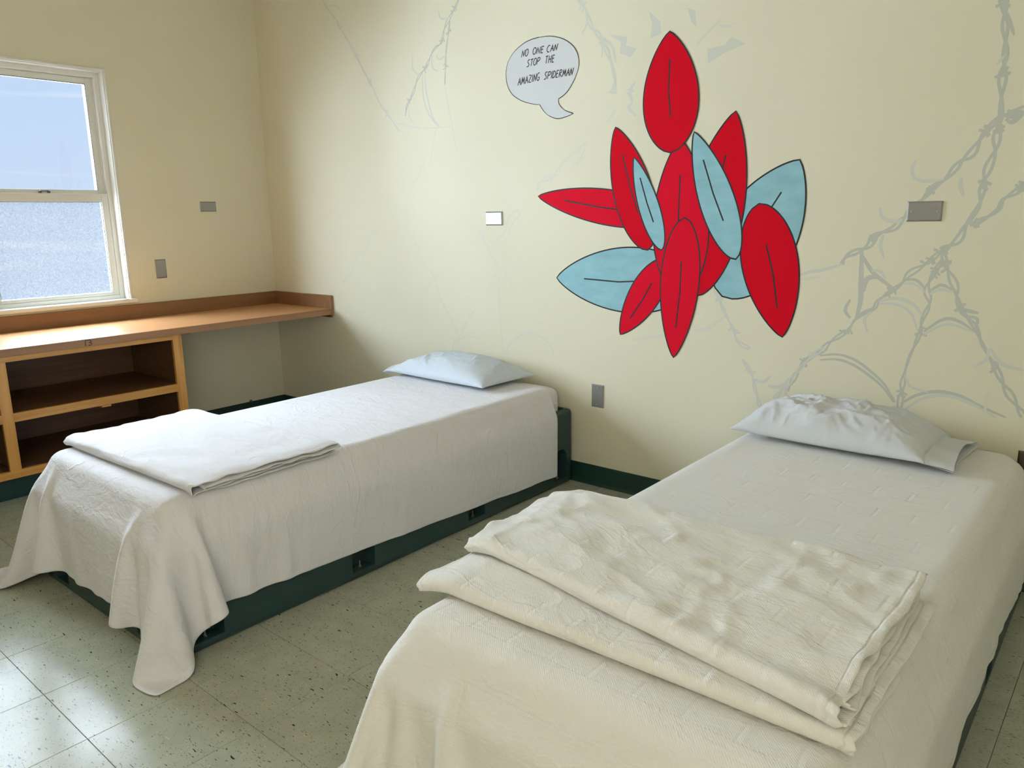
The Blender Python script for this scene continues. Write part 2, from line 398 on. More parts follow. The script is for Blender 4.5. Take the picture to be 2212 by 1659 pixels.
trim = empty('trim_1', (0, -1.72, .87), kind='structure')
cw = .014
casing = boxes('window_casing', [(-.001, .009, OY1, OY1+cw, OZ0-.004, OZ1+cw), (-.001, .009, OY0-cw, OY0, OZ0-.004, OZ1+cw), (-.001, .009, OY0, OY1, OZ1, OZ1+cw)], M_white2, None, .004)
jamb = boxes('jamb_liner', [(-.056, .0, OY1-.004, OY1, OZ0, OZ1), (-.056, .0, OY0, OY0+.004, OZ0, OZ1), (-.056, .0, OY0+.004, OY1-.004, OZ1-.004, OZ1)], M_white2, None, .001)
stool = boxes('window_stool', [(-.056, .026, OY0, OY1-.0045, OZ0-.0, OZ0+.006), (.0, .026, OY0-.035, OY1+.038, OZ0-.016, OZ0+.006)], M_white2, None, .004)
adopt(trim, casing, jamb, stool)

# ------------------------------------------------------------------ counter and cabinet under the window
YE = -3.05
ct = empty('counter', (.3, -1.5, .72), 'long tan laminate counter with raised backsplash under the window, running into the room corner', 'counter')
slab = box('countertop', .0, .625, YE, -.0, .7205, .757, M_counter, None, .002)
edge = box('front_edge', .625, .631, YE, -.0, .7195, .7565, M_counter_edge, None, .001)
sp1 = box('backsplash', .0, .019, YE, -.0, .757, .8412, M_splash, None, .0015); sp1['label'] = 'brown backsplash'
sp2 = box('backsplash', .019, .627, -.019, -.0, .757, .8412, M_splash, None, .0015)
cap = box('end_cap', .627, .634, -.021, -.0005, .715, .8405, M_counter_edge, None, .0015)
brk = box('support_bracket', .50, .62, -.018, -.0005, .701, .7195, M_inside, None, .002)
# hand-drawn mark on the front edge
def strokes_mesh(name, strokes, width, plane, off, m, parent=None):
    """strokes: list of lists of (a, b) in the plane; plane 'Y' -> (x, z) on y=-off, 'X' -> (y, z) on x=off"""
    vs, fs = [], []
    for st in strokes:
        pts = [Vector(p) for p in st]; n = len(pts)
        for i, p in enumerate(pts):
            a = pts[max(0, i-1)]; b = pts[min(n-1, i+1)]; t = (b-a)
            t = t.normalized() if t.length > 1e-9 else Vector((1, 0)); nn = Vector((-t.y, t.x))
            w = (width(i/(max(1, n-1))) if callable(width) else width)/2
            for sgn in (1, -1):
                q = p+nn*w*sgn
                vs.append((q.x, -off, q.y) if plane == 'Y' else (off, q.x, q.y))
        k = len(vs)-2*n
        for i in range(n-1):
            f = (k+2*i, k+2*i+1, k+2*i+3, k+2*i+2)
            fs.append(f)
    flat = [Vector((v[0], v[2])) if plane == 'Y' else Vector((v[1], v[2])) for v in vs]
    def ccw(f):
        ar = sum(flat[f[i]].x*flat[f[(i+1) % 4]].y-flat[f[(i+1) % 4]].x*flat[f[i]].y for i in range(4))
        return f if ar > 0 else f[::-1]
    r = delaunay_2d_cdt(flat, [], [ccw(f) for f in fs], 1, 1e-6)
    vs = [(p.x, -off, p.y) if plane == 'Y' else (off, p.x, p.y) for p in r[0]]
    F2 = []
    for f, src in zip(r[2], r[5]):
        if not src: continue
        a, b, c = (r[0][i] for i in f[:3])
        cr = (b-a).x*(c-a).y-(b-a).y*(c-a).x
        F2.append(tuple(f) if cr > 0 else tuple(f)[::-1])
    me = bpy.data.meshes.new(name); me.from_pydata(vs, [], F2); me.update()
    return link(name, me, m, parent)
by = -1.512
mark = strokes_mesh('ink_letter', [[(by-.012, .749), (by-.012, .7225)], [(by-.012, .752), (by+.002, .751), (by+.014, .749), (by+.018, .744), (by+.012, .739), (by+.004, .738), (by+.012, .737), (by+.020, .732), (by+.014, .726), (by+.002, .7245)]], .0035, 'X', .6313, M_black)
adopt(ct, slab, edge, sp1, sp2, cap, brk, mark)

cb = empty('base_cabinet', (.3, -1.9, 0), 'open yellow maple base cabinet with empty brown shelves under the counter', 'cabinet')
CY1, CY0, xf = -1.019, -2.86, .61
parts = []
def cbx(name, *a, m=M_oakZ, bev=.001): o = box(name, *a[:6], m, None, bev); parts.append(o); return o
cbx('stile', xf-.019, xf, CY1-.050, CY1, .132, .7195)
cbx('stile', xf-.019, xf, -1.925, -1.876, .17, .692)
cbx('stile', xf-.019, xf, CY0, CY0+.05, .132, .7195)
cbx('rail', xf-.019, xf, CY0+.05, CY1-.050, .692, .7195, m=M_oakY)
for a, b_ in ((-1.876, CY1-.05), (CY0+.05, -1.925)):
    cbx('rail', xf-.0195, xf+.0005, a, b_, .404, .446, m=M_oakY)
cbx('rail', xf-.019, xf, CY0+.05, CY1-.050, .132, .170, m=M_oakY)
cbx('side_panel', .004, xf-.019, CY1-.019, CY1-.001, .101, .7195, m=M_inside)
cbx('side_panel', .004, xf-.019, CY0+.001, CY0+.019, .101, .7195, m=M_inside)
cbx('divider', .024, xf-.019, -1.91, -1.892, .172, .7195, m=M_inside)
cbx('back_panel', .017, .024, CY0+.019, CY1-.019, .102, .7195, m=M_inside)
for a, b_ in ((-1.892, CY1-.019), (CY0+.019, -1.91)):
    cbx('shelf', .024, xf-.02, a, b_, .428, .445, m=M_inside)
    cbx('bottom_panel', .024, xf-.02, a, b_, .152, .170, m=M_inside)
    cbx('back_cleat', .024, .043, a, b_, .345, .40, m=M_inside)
cbx('glue_block', xf-.06, xf-.001, -1.475, -1.43, .394, .4035, m=M_oakY)
cbx('cleat', .57, .60, CY1+.001, CY1+.062, .712, .7195, m=M_inside)
cbx('toe_kick', .02, .50, CY0+.01, CY1-.012, .0, .1315, m=M_base)
adopt(cb, *parts)

# ------------------------------------------------------------------ wall plates
def plate(name, plane, a, z, w, h, label, group, m=M_steel, cat='wall plate', horiz=True):
    """plane 'Y': on the mural wall, a = x of left edge; plane 'X': on the window wall, a = y of left edge"""
    D = .0065; e = .0055
    bm = bmesh.new()
    def P(u, v, d): return (a+u, -d, z+v) if plane == 'Y' else (d, a+u, z+v)
    lo = [P(0, 0, .0), P(w, 0, 0), P(w, h, 0), P(0, h, 0)]
    md = [P(0, 0, .0015), P(w, 0, .0015), P(w, h, .0015), P(0, h, .0015)]
    hi = [P(e, e, D), P(w-e, e, D), P(w-e, h-e, D), P(e, h-e, D)]
    v = [bm.verts.new(p) for p in lo+md+hi]
    for k in (0, 4):
        for i in range(4): j = (i+1) % 4; bm.faces.new((v[k+i], v[k+j], v[k+4+j], v[k+4+i]))
    bm.faces.new(v[8:12]); bm.faces.new(v[0:4][::-1])
    root = empty(name, P(w/2, 0, 0), label, cat, group)
    body = from_bm('plate', bm, m); ch = [body]
    sc = [(w*.135, h/2), (w*.865, h/2)] if horiz else [(w/2, h*.135), (w/2, h*.865)]
    for u, vv in sc:
        bm = bmesh.new()
        r = bmesh.ops.create_cone(bm, cap_ends=True, segments=14, radius1=.0038, radius2=.003, depth=.002)
        add = bmesh.ops.create_cube(bm, size=1.)
        for q in add['verts']: q.co = Vector((q.co.x*.006, q.co.y*.0009, .0008+q.co.z*.0009))
        rot = Matrix.Rotation(PI/2, 4, 'X') if plane == 'Y' else Matrix.Rotation(PI/2, 4, 'Y')
        bm.transform(Matrix.Translation(P(u, vv, D+.0006)) @ rot)
        o = from_bm('screw', bm, M_screw); ch.append(o)
    adopt(root, *ch)
    return root
g = 'blank steel wall plates'
plate('wall_plate', 'X', -.498, 1.379, .108, .062, 'small horizontal steel plate high on the window wall near the corner', g)
plate('wall_plate', 'X', -.825, .983, .066, .114, 'upright steel plate on the window wall just above the counter', g, horiz=False)
plate('wall_plate', 'Y', 1.9623, 1.278, .1143, .06985, 'horizontal steel plate on the mural wall below the speech bubble', g)
plate('wall_plate', 'Y', 3.9767, 1.2851, .1143, .06985, 'horizontal brownish steel plate among grey painted vines, right of the mural', g)
plate('wall_plate', 'Y', 2.6307, .402, .06985, .1143, 'upright steel plate low on the mural wall between the two beds', g, horiz=False)
plate('wall_plate', 'Y', 4.402, .392, .07, .1143, 'dark upright plate low on the wall behind the right bed, cut by the photo edge', g, m=M_steel_dark, horiz=False)
# small clip on the baseboard below the counter
cl = boxes('wall_clip', [(.0, .012, -.278, -.262, .1018, .112), (.003, .009, -.272, -.268, .112, .118)], M_steel_dark, None, .001)
tag(cl, 'tiny dark clip on the green baseboard below the counter', 'clip')

# ------------------------------------------------------------------ painted wall: vines, abstract mural, speech bubble
def smooth_poly(pts, n=10):
    P = [Vector(p) for p in pts]; out = []
    if len(P) == 2: return [P[0].lerp(P[1], i/n) for i in range(n+1)]
    for i in range(len(P)-1):
        p0, p1, p2, p3 = P[max(i-1, 0)], P[i], P[i+1], P[min(i+2, len(P)-1)]
        for k in range(n):
            t = k/n
            out.append(.5*((2*p1)+(p2-p0)*t+(2*p0-5*p1+4*p2-p3)*t*t+(3*p1-p0-3*p2+p3)*t**3))
    out.append(P[-1]); return out
def W2(pts): return [Vector(onwall(*p)) for p in pts]
def vine(pts, conv, m, w=.014, twist=True, depth=.0007):
    px = [conv(*p) for p in pts]
    P = smooth_poly(W2(px), 9)
    L = sum((P[i+1]-P[i]).length for i in range(len(P)-1))
    st = []; rnd = random.Random(int(abs(pts[0][0])*7+pts[0][1]))
    if not twist:
        st.append([tuple(p) for p in P])
        return strokes_mesh('painted_vine', st, lambda t: w*(.35+.75*math.sin(PI*min(1, max(0, .12+.8*t)))), 'Y', depth, m, None)
    for sgn in (1, -1):
        acc = 0; S = []
        for i, p in enumerate(P):
            if i: acc += (P[i]-P[i-1]).length
            a = P[max(0, i-1)]; b = P[min(len(P)-1, i+1)]; t = (b-a).normalized(); nn = Vector((-t.y, t.x))
            off = sgn*w*(.45+.5*noise.noise(Vector((acc*9, pts[0][0]*.1, 0))))*math.sin(acc/.085*PI+1.2*noise.noise(Vector((acc*6, 3, pts[0][1]*.1))))
            S.append(tuple(p+nn*off))
        st.append(S)
    # knots with little barbs
    acc = 0; nxt = .05
    for i in range(1, len(P)):
        acc += (P[i]-P[i-1]).length
        if acc > nxt:
            nxt += .16+rnd.random()*.1
            t = (P[i]-P[i-1]).normalized(); nn = Vector((-t.y, t.x)); p = P[i]
            st.append([tuple(p-t*.018), tuple(p), tuple(p+t*.018)]); st.append([tuple(p-t*.012+nn*.004), tuple(p+t*.012+nn*.004)])
            for q in range(4):
                s2 = 1 if q % 2 else -1; b0 = p+t*(rnd.random()-.5)*.03
                st.append([tuple(b0), tuple(b0+nn*s2*(.012+.012*rnd.random())+t*.008)])
    return strokes_mesh('painted_vine', st, lambda t: w*.62, 'Y', depth, m, None)
c5 = lambda x, y: (1700+x/3.215, 384+y/3.215)
c4 = lambda x, y: (1700+x/4.32, y/4.32)
ct_ = lambda x, y: (660+x/2.962, y/2.962)
c6 = lambda x, y: (740+x/4.148, 400+y/4.148)
c3 = lambda x, y: (1140+x/3.456, 460+y/3.456)
c2 = lambda x, y: (1140+x/3.456, 40+y/3.456)
idn = lambda x, y: (x, y)
vines = []
for pts, cv, m, w, tw in [
    ([(2168, -30), (2170, 20), (2172, 110), (2166, 165), (2163, 215), (2162, 250), (2154, 290), (2150, 325), (2132, 370), (2122, 410), (2114, 446), (2086, 487), (2070, 518), (2036, 540)], idn, M_vine, .017, 1),
    ([(2162, 250), (2125, 290), (2100, 330), (2075, 350), (2045, 384), (2014, 406), (1999, 424), (1949, 474), (1930, 493), (1893, 508), (1874, 533), (1831, 552), (1818, 571)], idn, M_vine, .017, 1),
    ([(1818, 571), (1778, 583), (1743, 589), (1700, 605)], idn, M_vine2, .012, 0),
    ([(2230, 222), (2195, 245), (2165, 250)], idn, M_vine, .015, 1),
    ([(2240, 375), (2198, 412), (2167, 431), (2157, 452), (2129, 471), (2095, 487)], idn, M_vine, .015, 1),
    ([(2036, 540), (1999, 571), (1964, 592), (1946, 614), (1899, 648), (1887, 667), (1849, 689), (1831, 714), (1793, 739), (1772, 760), (1737, 782), (1719, 810), (1700, 844)], idn, M_vine, .013, 1),
    ([(2036, 540), (2045, 577), (2064, 620), (2067, 642), (2079, 673), (2107, 707), (2120, 739), (2135, 767), (2151, 795), (2170, 835), (2188, 863), (2212, 900)], idn, M_vine, .015, 1),
    ([(2036, 560), (2011, 602), (2002, 627), (2008, 655), (1992, 692), (1986, 723), (1964, 773), (1952, 816), (1943, 880)], idn, M_vine, .013, 1),
    ([(640, 860), (760, 838), (880, 880), (940, 960)], c5, M_vine2, .012, 0), ([(640, 875), (760, 880), (860, 940), (905, 1060)], c5, M_vine2, .010, 0),
    ([(820, 710), (900, 712), (965, 780)], c5, M_vine, .010, 0), ([(820, 735), (890, 740), (960, 800)], c5, M_vine2, .008, 0),
    ([(990, 790), (1070, 745), (1150, 780)], c5, M_vine, .010, 0), ([(990, 810), (1070, 775), (1150, 800)], c5, M_vine2, .009, 0),
    ([(950, 1070), (1050, 1000), (1130, 978), (1220, 1010), (1300, 1070)], c5, M_vine, .011, 0), ([(950, 1090), (1060, 1030), (1150, 1022), (1290, 1070)], c5, M_vine2, .010, 0),
    ([(230, 1235), (360, 1228), (480, 1270), (600, 1360), (680, 1440), (750, 1560)], c5, M_vine, .010, 0), ([(230, 1265), (350, 1262), (460, 1300), (580, 1380), (670, 1460), (740, 1560)], c5, M_vine, .010, 0),
    ([(790, 1570), (900, 1510), (1050, 1485), (1200, 1515), (1350, 1590), (1520, 1665)], c5, M_vine, .012, 0), ([(820, 1610), (950, 1530), (1120, 1515), (1300, 1580), (1450, 1665)], c5, M_vine2, .011, 0),
    ([(820, 1370), (860, 1450), (980, 1490)], c5, M_vine2, .009, 0),
    ([(520, 510), (515, 700), (510, 860), (480, 980)], c5, M_vine, .018, 0), ([(525, 540), (600, 660), (740, 770)], c5, M_vine, .014, 0),
    ([(530, 790), (560, 700), (650, 690)], c5, M_vine, .017, 0),
    ([(645, 210), (670, 280), (760, 303), (800, 290)], c5, M_vine2, .014, 0), ([(670, 395), (650, 470), (672, 555)], c5, M_vine2, .012, 0),
    ([(440, 845), (405, 920), (440, 975)], c5, M_vine, .012, 0), ([(590, 930), (540, 980), (560, 1075)], c5, M_vine2, .011, 0),
    ([(500, 950), (600, 905)], c5, M_vine, .011, 0), ([(590, 645), (650, 650), (685, 705)], c5, M_vine2, .010, 0),
    ([(1400, 1190), (1385, 1260), (1310, 1310)], c5, M_vine2, .011, 0), ([(1410, 1180), (1490, 1290), (1646, 1340)], c5, M_vine2, .012, 0),
    ([(1215, 915), (1330, 940)], c5, M_vine, .013, 0), ([(1240, 960), (1320, 980), (1310, 1050)], c5, M_vine, .010, 0), ([(1210, 0), (1205, 60), (1225, 130)], c5, M_vine2, .013, 0), ([(880, 0), (960, 25), (1090, 10)], c5, M_vine2, .011, 0),
    ([(1200, 1500), (1170, 1580), (1190, 1680)], c4, M_vine2, .012, 0), ([(2040, 100), (2080, 200), (2120, 330)], c4, M_vine, .010, 0), ([(2030, 520), (1955, 605)], c4, M_vine2, .008, 0),
    ([(2040, 1090), (2100, 1040), (2200, 1045)], c4, M_vine, .012, 0), ([(2040, 1110), (2110, 1140), (2212, 1060)], c4, M_vine, .012, 0),
    ([(110, -10), (130, 40), (190, 120), (240, 210), (300, 310), (370, 450), (430, 560), (480, 670), (540, 750), (600, 840)], ct_, M_vine2, .010, 1),
    ([(150, 40), (190, 35), (230, 80)], ct_, M_vine2, .006, 0),
    ([(985, -10), (940, 80), (890, 180), (870, 270), (820, 320), (770, 430), (720, 500), (690, 590), (650, 680), (640, 740)], ct_, M_vine, .010, 1),
    ([(925, 130), (915, 210), (900, 330), (895, 450), (892, 540)], ct_, M_vine, .009, 1), ([(892, 540), (905, 640), (930, 760), (950, 880), (970, 970)], ct_, M_vine3, .009, 0),
    ([(750, 480), (755, 620), (790, 730), (850, 810)], ct_, M_vine2, .009, 0), ([(765, 480), (775, 600), (815, 750), (860, 810)], ct_, M_vine2, .009, 0),
    ([(687, 350), (687, 440), (730, 485)], ct_, M_vine2, .009, 0), ([(850, 70), (870, 120), (935, 105)], ct_, M_vine2, .009, 0), ([(835, 355), (860, 380), (900, 350)], ct_, M_vine2, .009, 0), ([(810, 340), (812, 430), (845, 455)], ct_, M_vine2, .009, 0),
    ([(560, 790), (620, 795), (700, 815), (800, 820), (930, 810)], ct_, M_vine3, .009, 0), ([(840, 820), (820, 900), (800, 1050)], ct_, M_vine3, .009, 0), ([(770, 1010), (720, 1130), (680, 1180)], ct_, M_vine3, .009, 1),
    ([(660, 680), (670, 760), (730, 830)], ct_, M_vine3, .010, 0),
    ([(1740, -10), (1790, 60), (1830, 170), (1880, 230), (1930, 330), (1960, 420), (1980, 520), (1965, 600)], ct_, M_vine2, .015, 1),
    ([(1800, 60), (1800, 150), (1770, 215)], ct_, M_vine2, .011, 0), ([(1885, 240), (1960, 290), (1985, 400)], ct_, M_vine2, .012, 0), ([(1880, 230), (1900, 310), (1895, 370)], ct_, M_vine2, .008, 0),
    ([(2110, 520), (2075, 590), (2090, 650), (2070, 690), (2115, 745)], ct_, M_vine2, .012, 1), ([(1985, 700), (1930, 785)], ct_, M_vine3, .014, 0),
    ([(1805, 905), (1720, 975), (1640, 1050), (1600, 1120), (1510, 1160), (1480, 1220)], ct_, M_vine3, .012, 1), ([(1790, 930), (1770, 1000), (1735, 1060)], ct_, M_vine3, .008, 0),
    ([(330, 390), (230, 480), (220, 570), (130, 640), (80, 780), (10, 860)], c6, M_vine3, .010, 1), ([(180, 600), (200, 760)], c6, M_vine3, .007, 0),
    ([(640, 510), (680, 570), (700, 660)], c6, M_vine3, .010, 1),
    ([(780, 750), (830, 850), (870, 1000), (930, 1120), (980, 1220), (1040, 1370), (1000, 1410), (985, 1500)], c6, M_vine3, .009, 1),
    ([(1190, 1110), (1110, 1230), (1060, 1340)], c6, M_vine3, .009, 1), ([(1050, 1380), (1130, 1345), (1215, 1385)], c6, M_vine3, .008, 0),
    ([(1210, 390), (1280, 510), (1330, 620), (1420, 740), (1480, 820), (1540, 950)], c6, M_vine3, .009, 1),
    ([(1290, 520), (1400, 480), (1460, 400), (1490, 290), (1560, 225), (1585, 265), (1520, 350), (1450, 500), (1310, 500)], c6, M_vine3, .009, 0),
    ([(1410, 740), (1340, 850), (1280, 970)], c6, M_vine3, .009, 0), ([(1405, 760), (1405, 1000), (1410, 1150), (1430, 1380), (1440, 1560)], c6, M_vine3, .008, 0),
    ([(1450, 1540), (1520, 1400), (1650, 1330), (1760, 1350), (1850, 1420), (1900, 1540)], c6, M_vine3, .010, 0), ([(1330, 885), (1380, 910), (1400, 960)], c6, M_vine3, .006, 0),
    ([(1385, 530), (1430, 640), (1470, 740), (1530, 860), (1570, 960), (1660, 1015)], c3, M_vine2, .013, 1), ([(1490, 505), (1495, 570), (1440, 660)], c3, M_vine2, .012, 0),
    ([(1240, 880), (1350, 860), (1470, 775)], c3, M_vine3, .016, 0), ([(780, 950), (900, 930), (1200, 890)], c3, M_vine3, .012, 0), ([(1810, 620), (1860, 585), (1865, 680)], c3, M_vine2, .010, 0),
    ([(2215, 1000), (2100, 1090), (2000, 1200), (1920, 1300), (1840, 1390)], c3, M_vine2, .011, 1), ([(1600, 1090), (1670, 1200), (1700, 1320), (1740, 1460)], c3, M_vine2, .012, 1), ([(1945, 1230), (1925, 1330), (1950, 1405)], c3, M_vine2, .010, 0), ([(1680, 1240), (1760, 1260), (1815, 1215)], c3, M_vine2, .012, 0), ([(1795, 1290), (1860, 1300), (1930, 1265)], c3, M_vine2, .013, 0),
    ([(1910, 390), (1930, 470), (2060, 490), (2180, 480)], c3, M_vine3, .012, 0), ([(1410, 40), (1480, 60), (1550, 35)], c2, M_vine3, .010, 0), ([(1450, 0), (1340, 110), (1260, 200)], c2, M_vine3, .012, 0),
    ([(2190, 1460), (2150, 1560), (2140, 1659)], lambda x, y: (x*0+1700+x*.2, 384+y*.31), M_vine3, .008, 0),
]:
    vines.append(vine(pts, cv, m, w, bool(tw), .0002+8e-6*len(vines)))
def patch(name, pts, m, depth, parent=None):
    r = delaunay_2d_cdt([Vector(p) for p in pts], [], [tuple(range(len(pts)))], 1, 1e-6)
    F = []
    for f in r[2]:
        a, b, c = (r[0][i] for i in f[:3])
        F.append(tuple(f) if (b-a).x*(c-a).y-(b-a).y*(c-a).x > 0 else tuple(f)[::-1])
    me = bpy.data.meshes.new(name); me.from_pydata([(p.x, -depth, p.y) for p in r[0]], [], F); me.update()
    return link(name, me, m, parent)
for pl, cv in (([(1940, 220), (2060, 235), (2050, 290), (2120, 310), (2080, 365), (2010, 340), (2020, 270)], ct_), ([(1520, 135), (1630, 190), (1470, 255), (1345, 340), (1340, 225), (1470, 200)], c2), ([(900, -60), (990, 20), (1000, 110), (915, 150), (930, 40)], c2), ([(1190, -80), (1250, -60), (1265, 70), (1225, 30)], c2)):
    vines.append(patch('painted_shard', [tuple(onwall(*cv(*p))) for p in pl], M_vine2, .00012))
for o in vines: o.parent = wall_back

# abstract petals standing where the photograph has a large red and pale blue wall painting
mural = empty('wall_mural', (3.0, 0, .70), 'large abstract mural of red and pale blue petals with black outlines on the cream wall', 'mural')
def petal(b, t, w, m, order, fat=.5):
    b, t = Vector(onwall(*b)), Vector(onwall(*t)); ax = t-b; L = ax.length; u = ax/L; nn = Vector((-u.y, u.x)); w = w*.0023
    ring = []
    prof = [(k/44, (k/44)**.6*(1-k/44)**.8/.40) for k in range(45)]
    for t_, h_ in prof: ring.append(b+u*(L*t_)+nn*(w/2*h_))
    for t_, h_ in prof[1:-1][::-1]: ring.append(b+u*(L*t_)-nn*(w/2*h_))
    d = .0011+order*.00010
    o = patch('petal', [tuple(p) for p in ring], m, d)
    ol = strokes_mesh('outline', [[tuple(p) for p in ring+[ring[0], ring[1]]], [tuple(b+u*L*.30), tuple(b+u*L*.52+nn*w*.03), tuple(b+u*L*.78)]], lambda tt: .0065, 'Y', d+.00005, M_black)
    adopt(o, ol); adopt(mural, o)
for k, (b, t, w, m) in enumerate([
    ((1560, 640), (1728, 345), 150, M_blue), ((1640, 440), (1690, 728), 105, M_red), ((1500, 610), (1203, 600), 135, M_blue),
    ((1440, 560), (1340, 722), 70, M_red2), ((1450, 470), (1163, 424), 72, M_red2), ((1500, 640), (1590, 240), 120, M_red),
    ((1400, 540), (1330, 275), 90, M_red), ((1470, 640), (1470, 300), 120, M_red2), ((1590, 560), (1500, 285), 70, M_blue), ((1430, 540), (1370, 340), 46, M_blue),
    ((1450, 330), (1447, 68), 118, M_red), ((1480, 470), (1455, 772), 84, M_red2)]):
    petal(b, t, w, m, k)

bub = empty('speech_bubble', (2.33, 0, 1.78), 'white painted speech bubble with black handwritten capitals, upper left of the mural', 'speech bubble')
cbb = lambda x, y: (1040+x/7.373, 50+y/7.373)
A = [(920, 226), (1110, 208), (1300, 250), (1450, 350), (1530, 480), (1555, 610), (1540, 740), (1480, 900), (1390, 1060), (1310, 1150), (1228, 1208)]
B = [(1228, 1208), (1240, 1290), (1320, 1380), (1465, 1437)]
Cc = [(1465, 1437), (1380, 1480), (1230, 1522), (1120, 1495), (1030, 1440), (960, 1350), (930, 1298)]
Dd = [(930, 1298), (830, 1290), (650, 1240), (500, 1140), (420, 1000), (393, 830), (410, 680), (450, 570), (540, 440), (680, 320), (800, 260), (920, 226)]
ring = []
for seg in (A, B, Cc, Dd):
    ring += smooth_poly(W2([cbb(*p) for p in seg]), 6)[:-1]
fill = patch('bubble_fill', [tuple(p) for p in ring], M_bubble, .0010)
n1, n2, n3 = (len(A)-1)*6, (len(A)+len(B)-2)*6, (len(A)+len(B)+len(Cc)-3)*6
oln = strokes_mesh('outline', [[tuple(p) for p in seg] for seg in (ring[:n1+1], ring[n1:n2+1], ring[n2:n3+1], ring[n3:]+[ring[0]])], lambda t: .0022+.0016*abs(math.sin(t*5)), 'Y', .0013, M_black); oln['label'] = 'thin black outline'
def arc(cx, cy, rx, ry, a0, a1, n=14): return [(cx+rx*math.cos(math.radians(a0+(a1-a0)*i/n)), cy+ry*math.sin(math.radians(a0+(a1-a0)*i/n))) for i in range(n+1)]
G = {'N': [[(0, 0), (.12, 1), (.8, 0), (1, 1)]], 'O': [arc(.5, .5, .5, .5, 100, 460, 20)], 'E': [[(1, .95), (.15, 1), (.0, 0), (.85, .05)], [(.08, .52), (.8, .55)]],
     'C': [arc(.6, .5, .6, .5, 60, 300)], 'A': [[(0, 0), (.5, 1), (1, 0)], [(.22, .38), (.85, .42)]], 'S': [[(1, .95), (.55, 1), (.15, .85), (.2, .65), (.6, .45), (.85, .25), (.6, .05), (0, .0)]],
     'T': [[(0, .95), (1, 1)], [(.5, .97), (.4, 0)]], 'P': [[(0, 0), (.15, 1)], [(.12, .98), (.8, .95), (1, .75), (.7, .5), (.1, .45)]], 'H': [[(0, 0), (.15, 1)], [(.75, 0), (.95, 1)], [(.08, .5), (.85, .52)]],
     'M': [[(0, 0), (.22, 1), (.5, .15), (.75, 1), (1, 0)]], 'Z': [[(0, 1), (.95, .95), (.05, .05), (1, .02)]], 'I': [[(.4, 0), (.55, 1)]],
     'G': [arc(.6, .5, .6, .5, 60, 300)+[(.95, .42), (.5, .42)]], 'D': [[(0, 0), (.12, 1)], [(.1, 1), (.7, .85), (1, .5), (.75, .12), (0, .0)]], 'R': [[(0, 0), (.15, 1)], [(.12, .98), (.8, .95), (.9, .7), (.15, .48), (1, 0)]]}
wid = {'I': .35, 'M': 1.25, 'E': .8, 'S': .95, 'T': .9}
def word(txt, x0, y0, x1, y1, h, slant=.16):
    tot = sum(wid.get(c, 1.) for c in txt)+.28*(len(txt)-1); k = 0; st = []
    for c in txt:
        w = wid.get(c, 1.)
        for g_ in G[c]:
            q = []
            for a, b in g_:
                t = (k+a*w)/tot; X = x0+(x1-x0)*t+slant*h*b; Y = y0+(y1-y0)*t-h*b
                q.append(tuple(onwall(*cbb(X, Y))))
            dense = []
            for i in range(len(q)-1):
                for s_ in range(3): dense.append((q[i][0]+(q[i+1][0]-q[i][0])*s_/3, q[i][1]+(q[i+1][1]-q[i][1])*s_/3))
            dense.append(q[-1]); st.append(dense)
        k += w+.28
    return st
words = [word('NO', 640, 545, 738, 520, 112), word('ONE', 815, 502, 985, 472, 108), word('CAN', 1040, 468, 1205, 432, 108),
         word('STOP', 722, 700, 925, 652, 112), word('THE', 1015, 645, 1158, 622, 118, .12),
         word('AMAZING', 582, 995, 920, 910, 122, .12), word('SPIDERMAN', 998, 898, 1452, 828, 118)]
ch = [strokes_mesh('lettering', st, .0042, 'Y', .0014, M_black) for st in words]
adopt(bub, fill, oln, *ch)

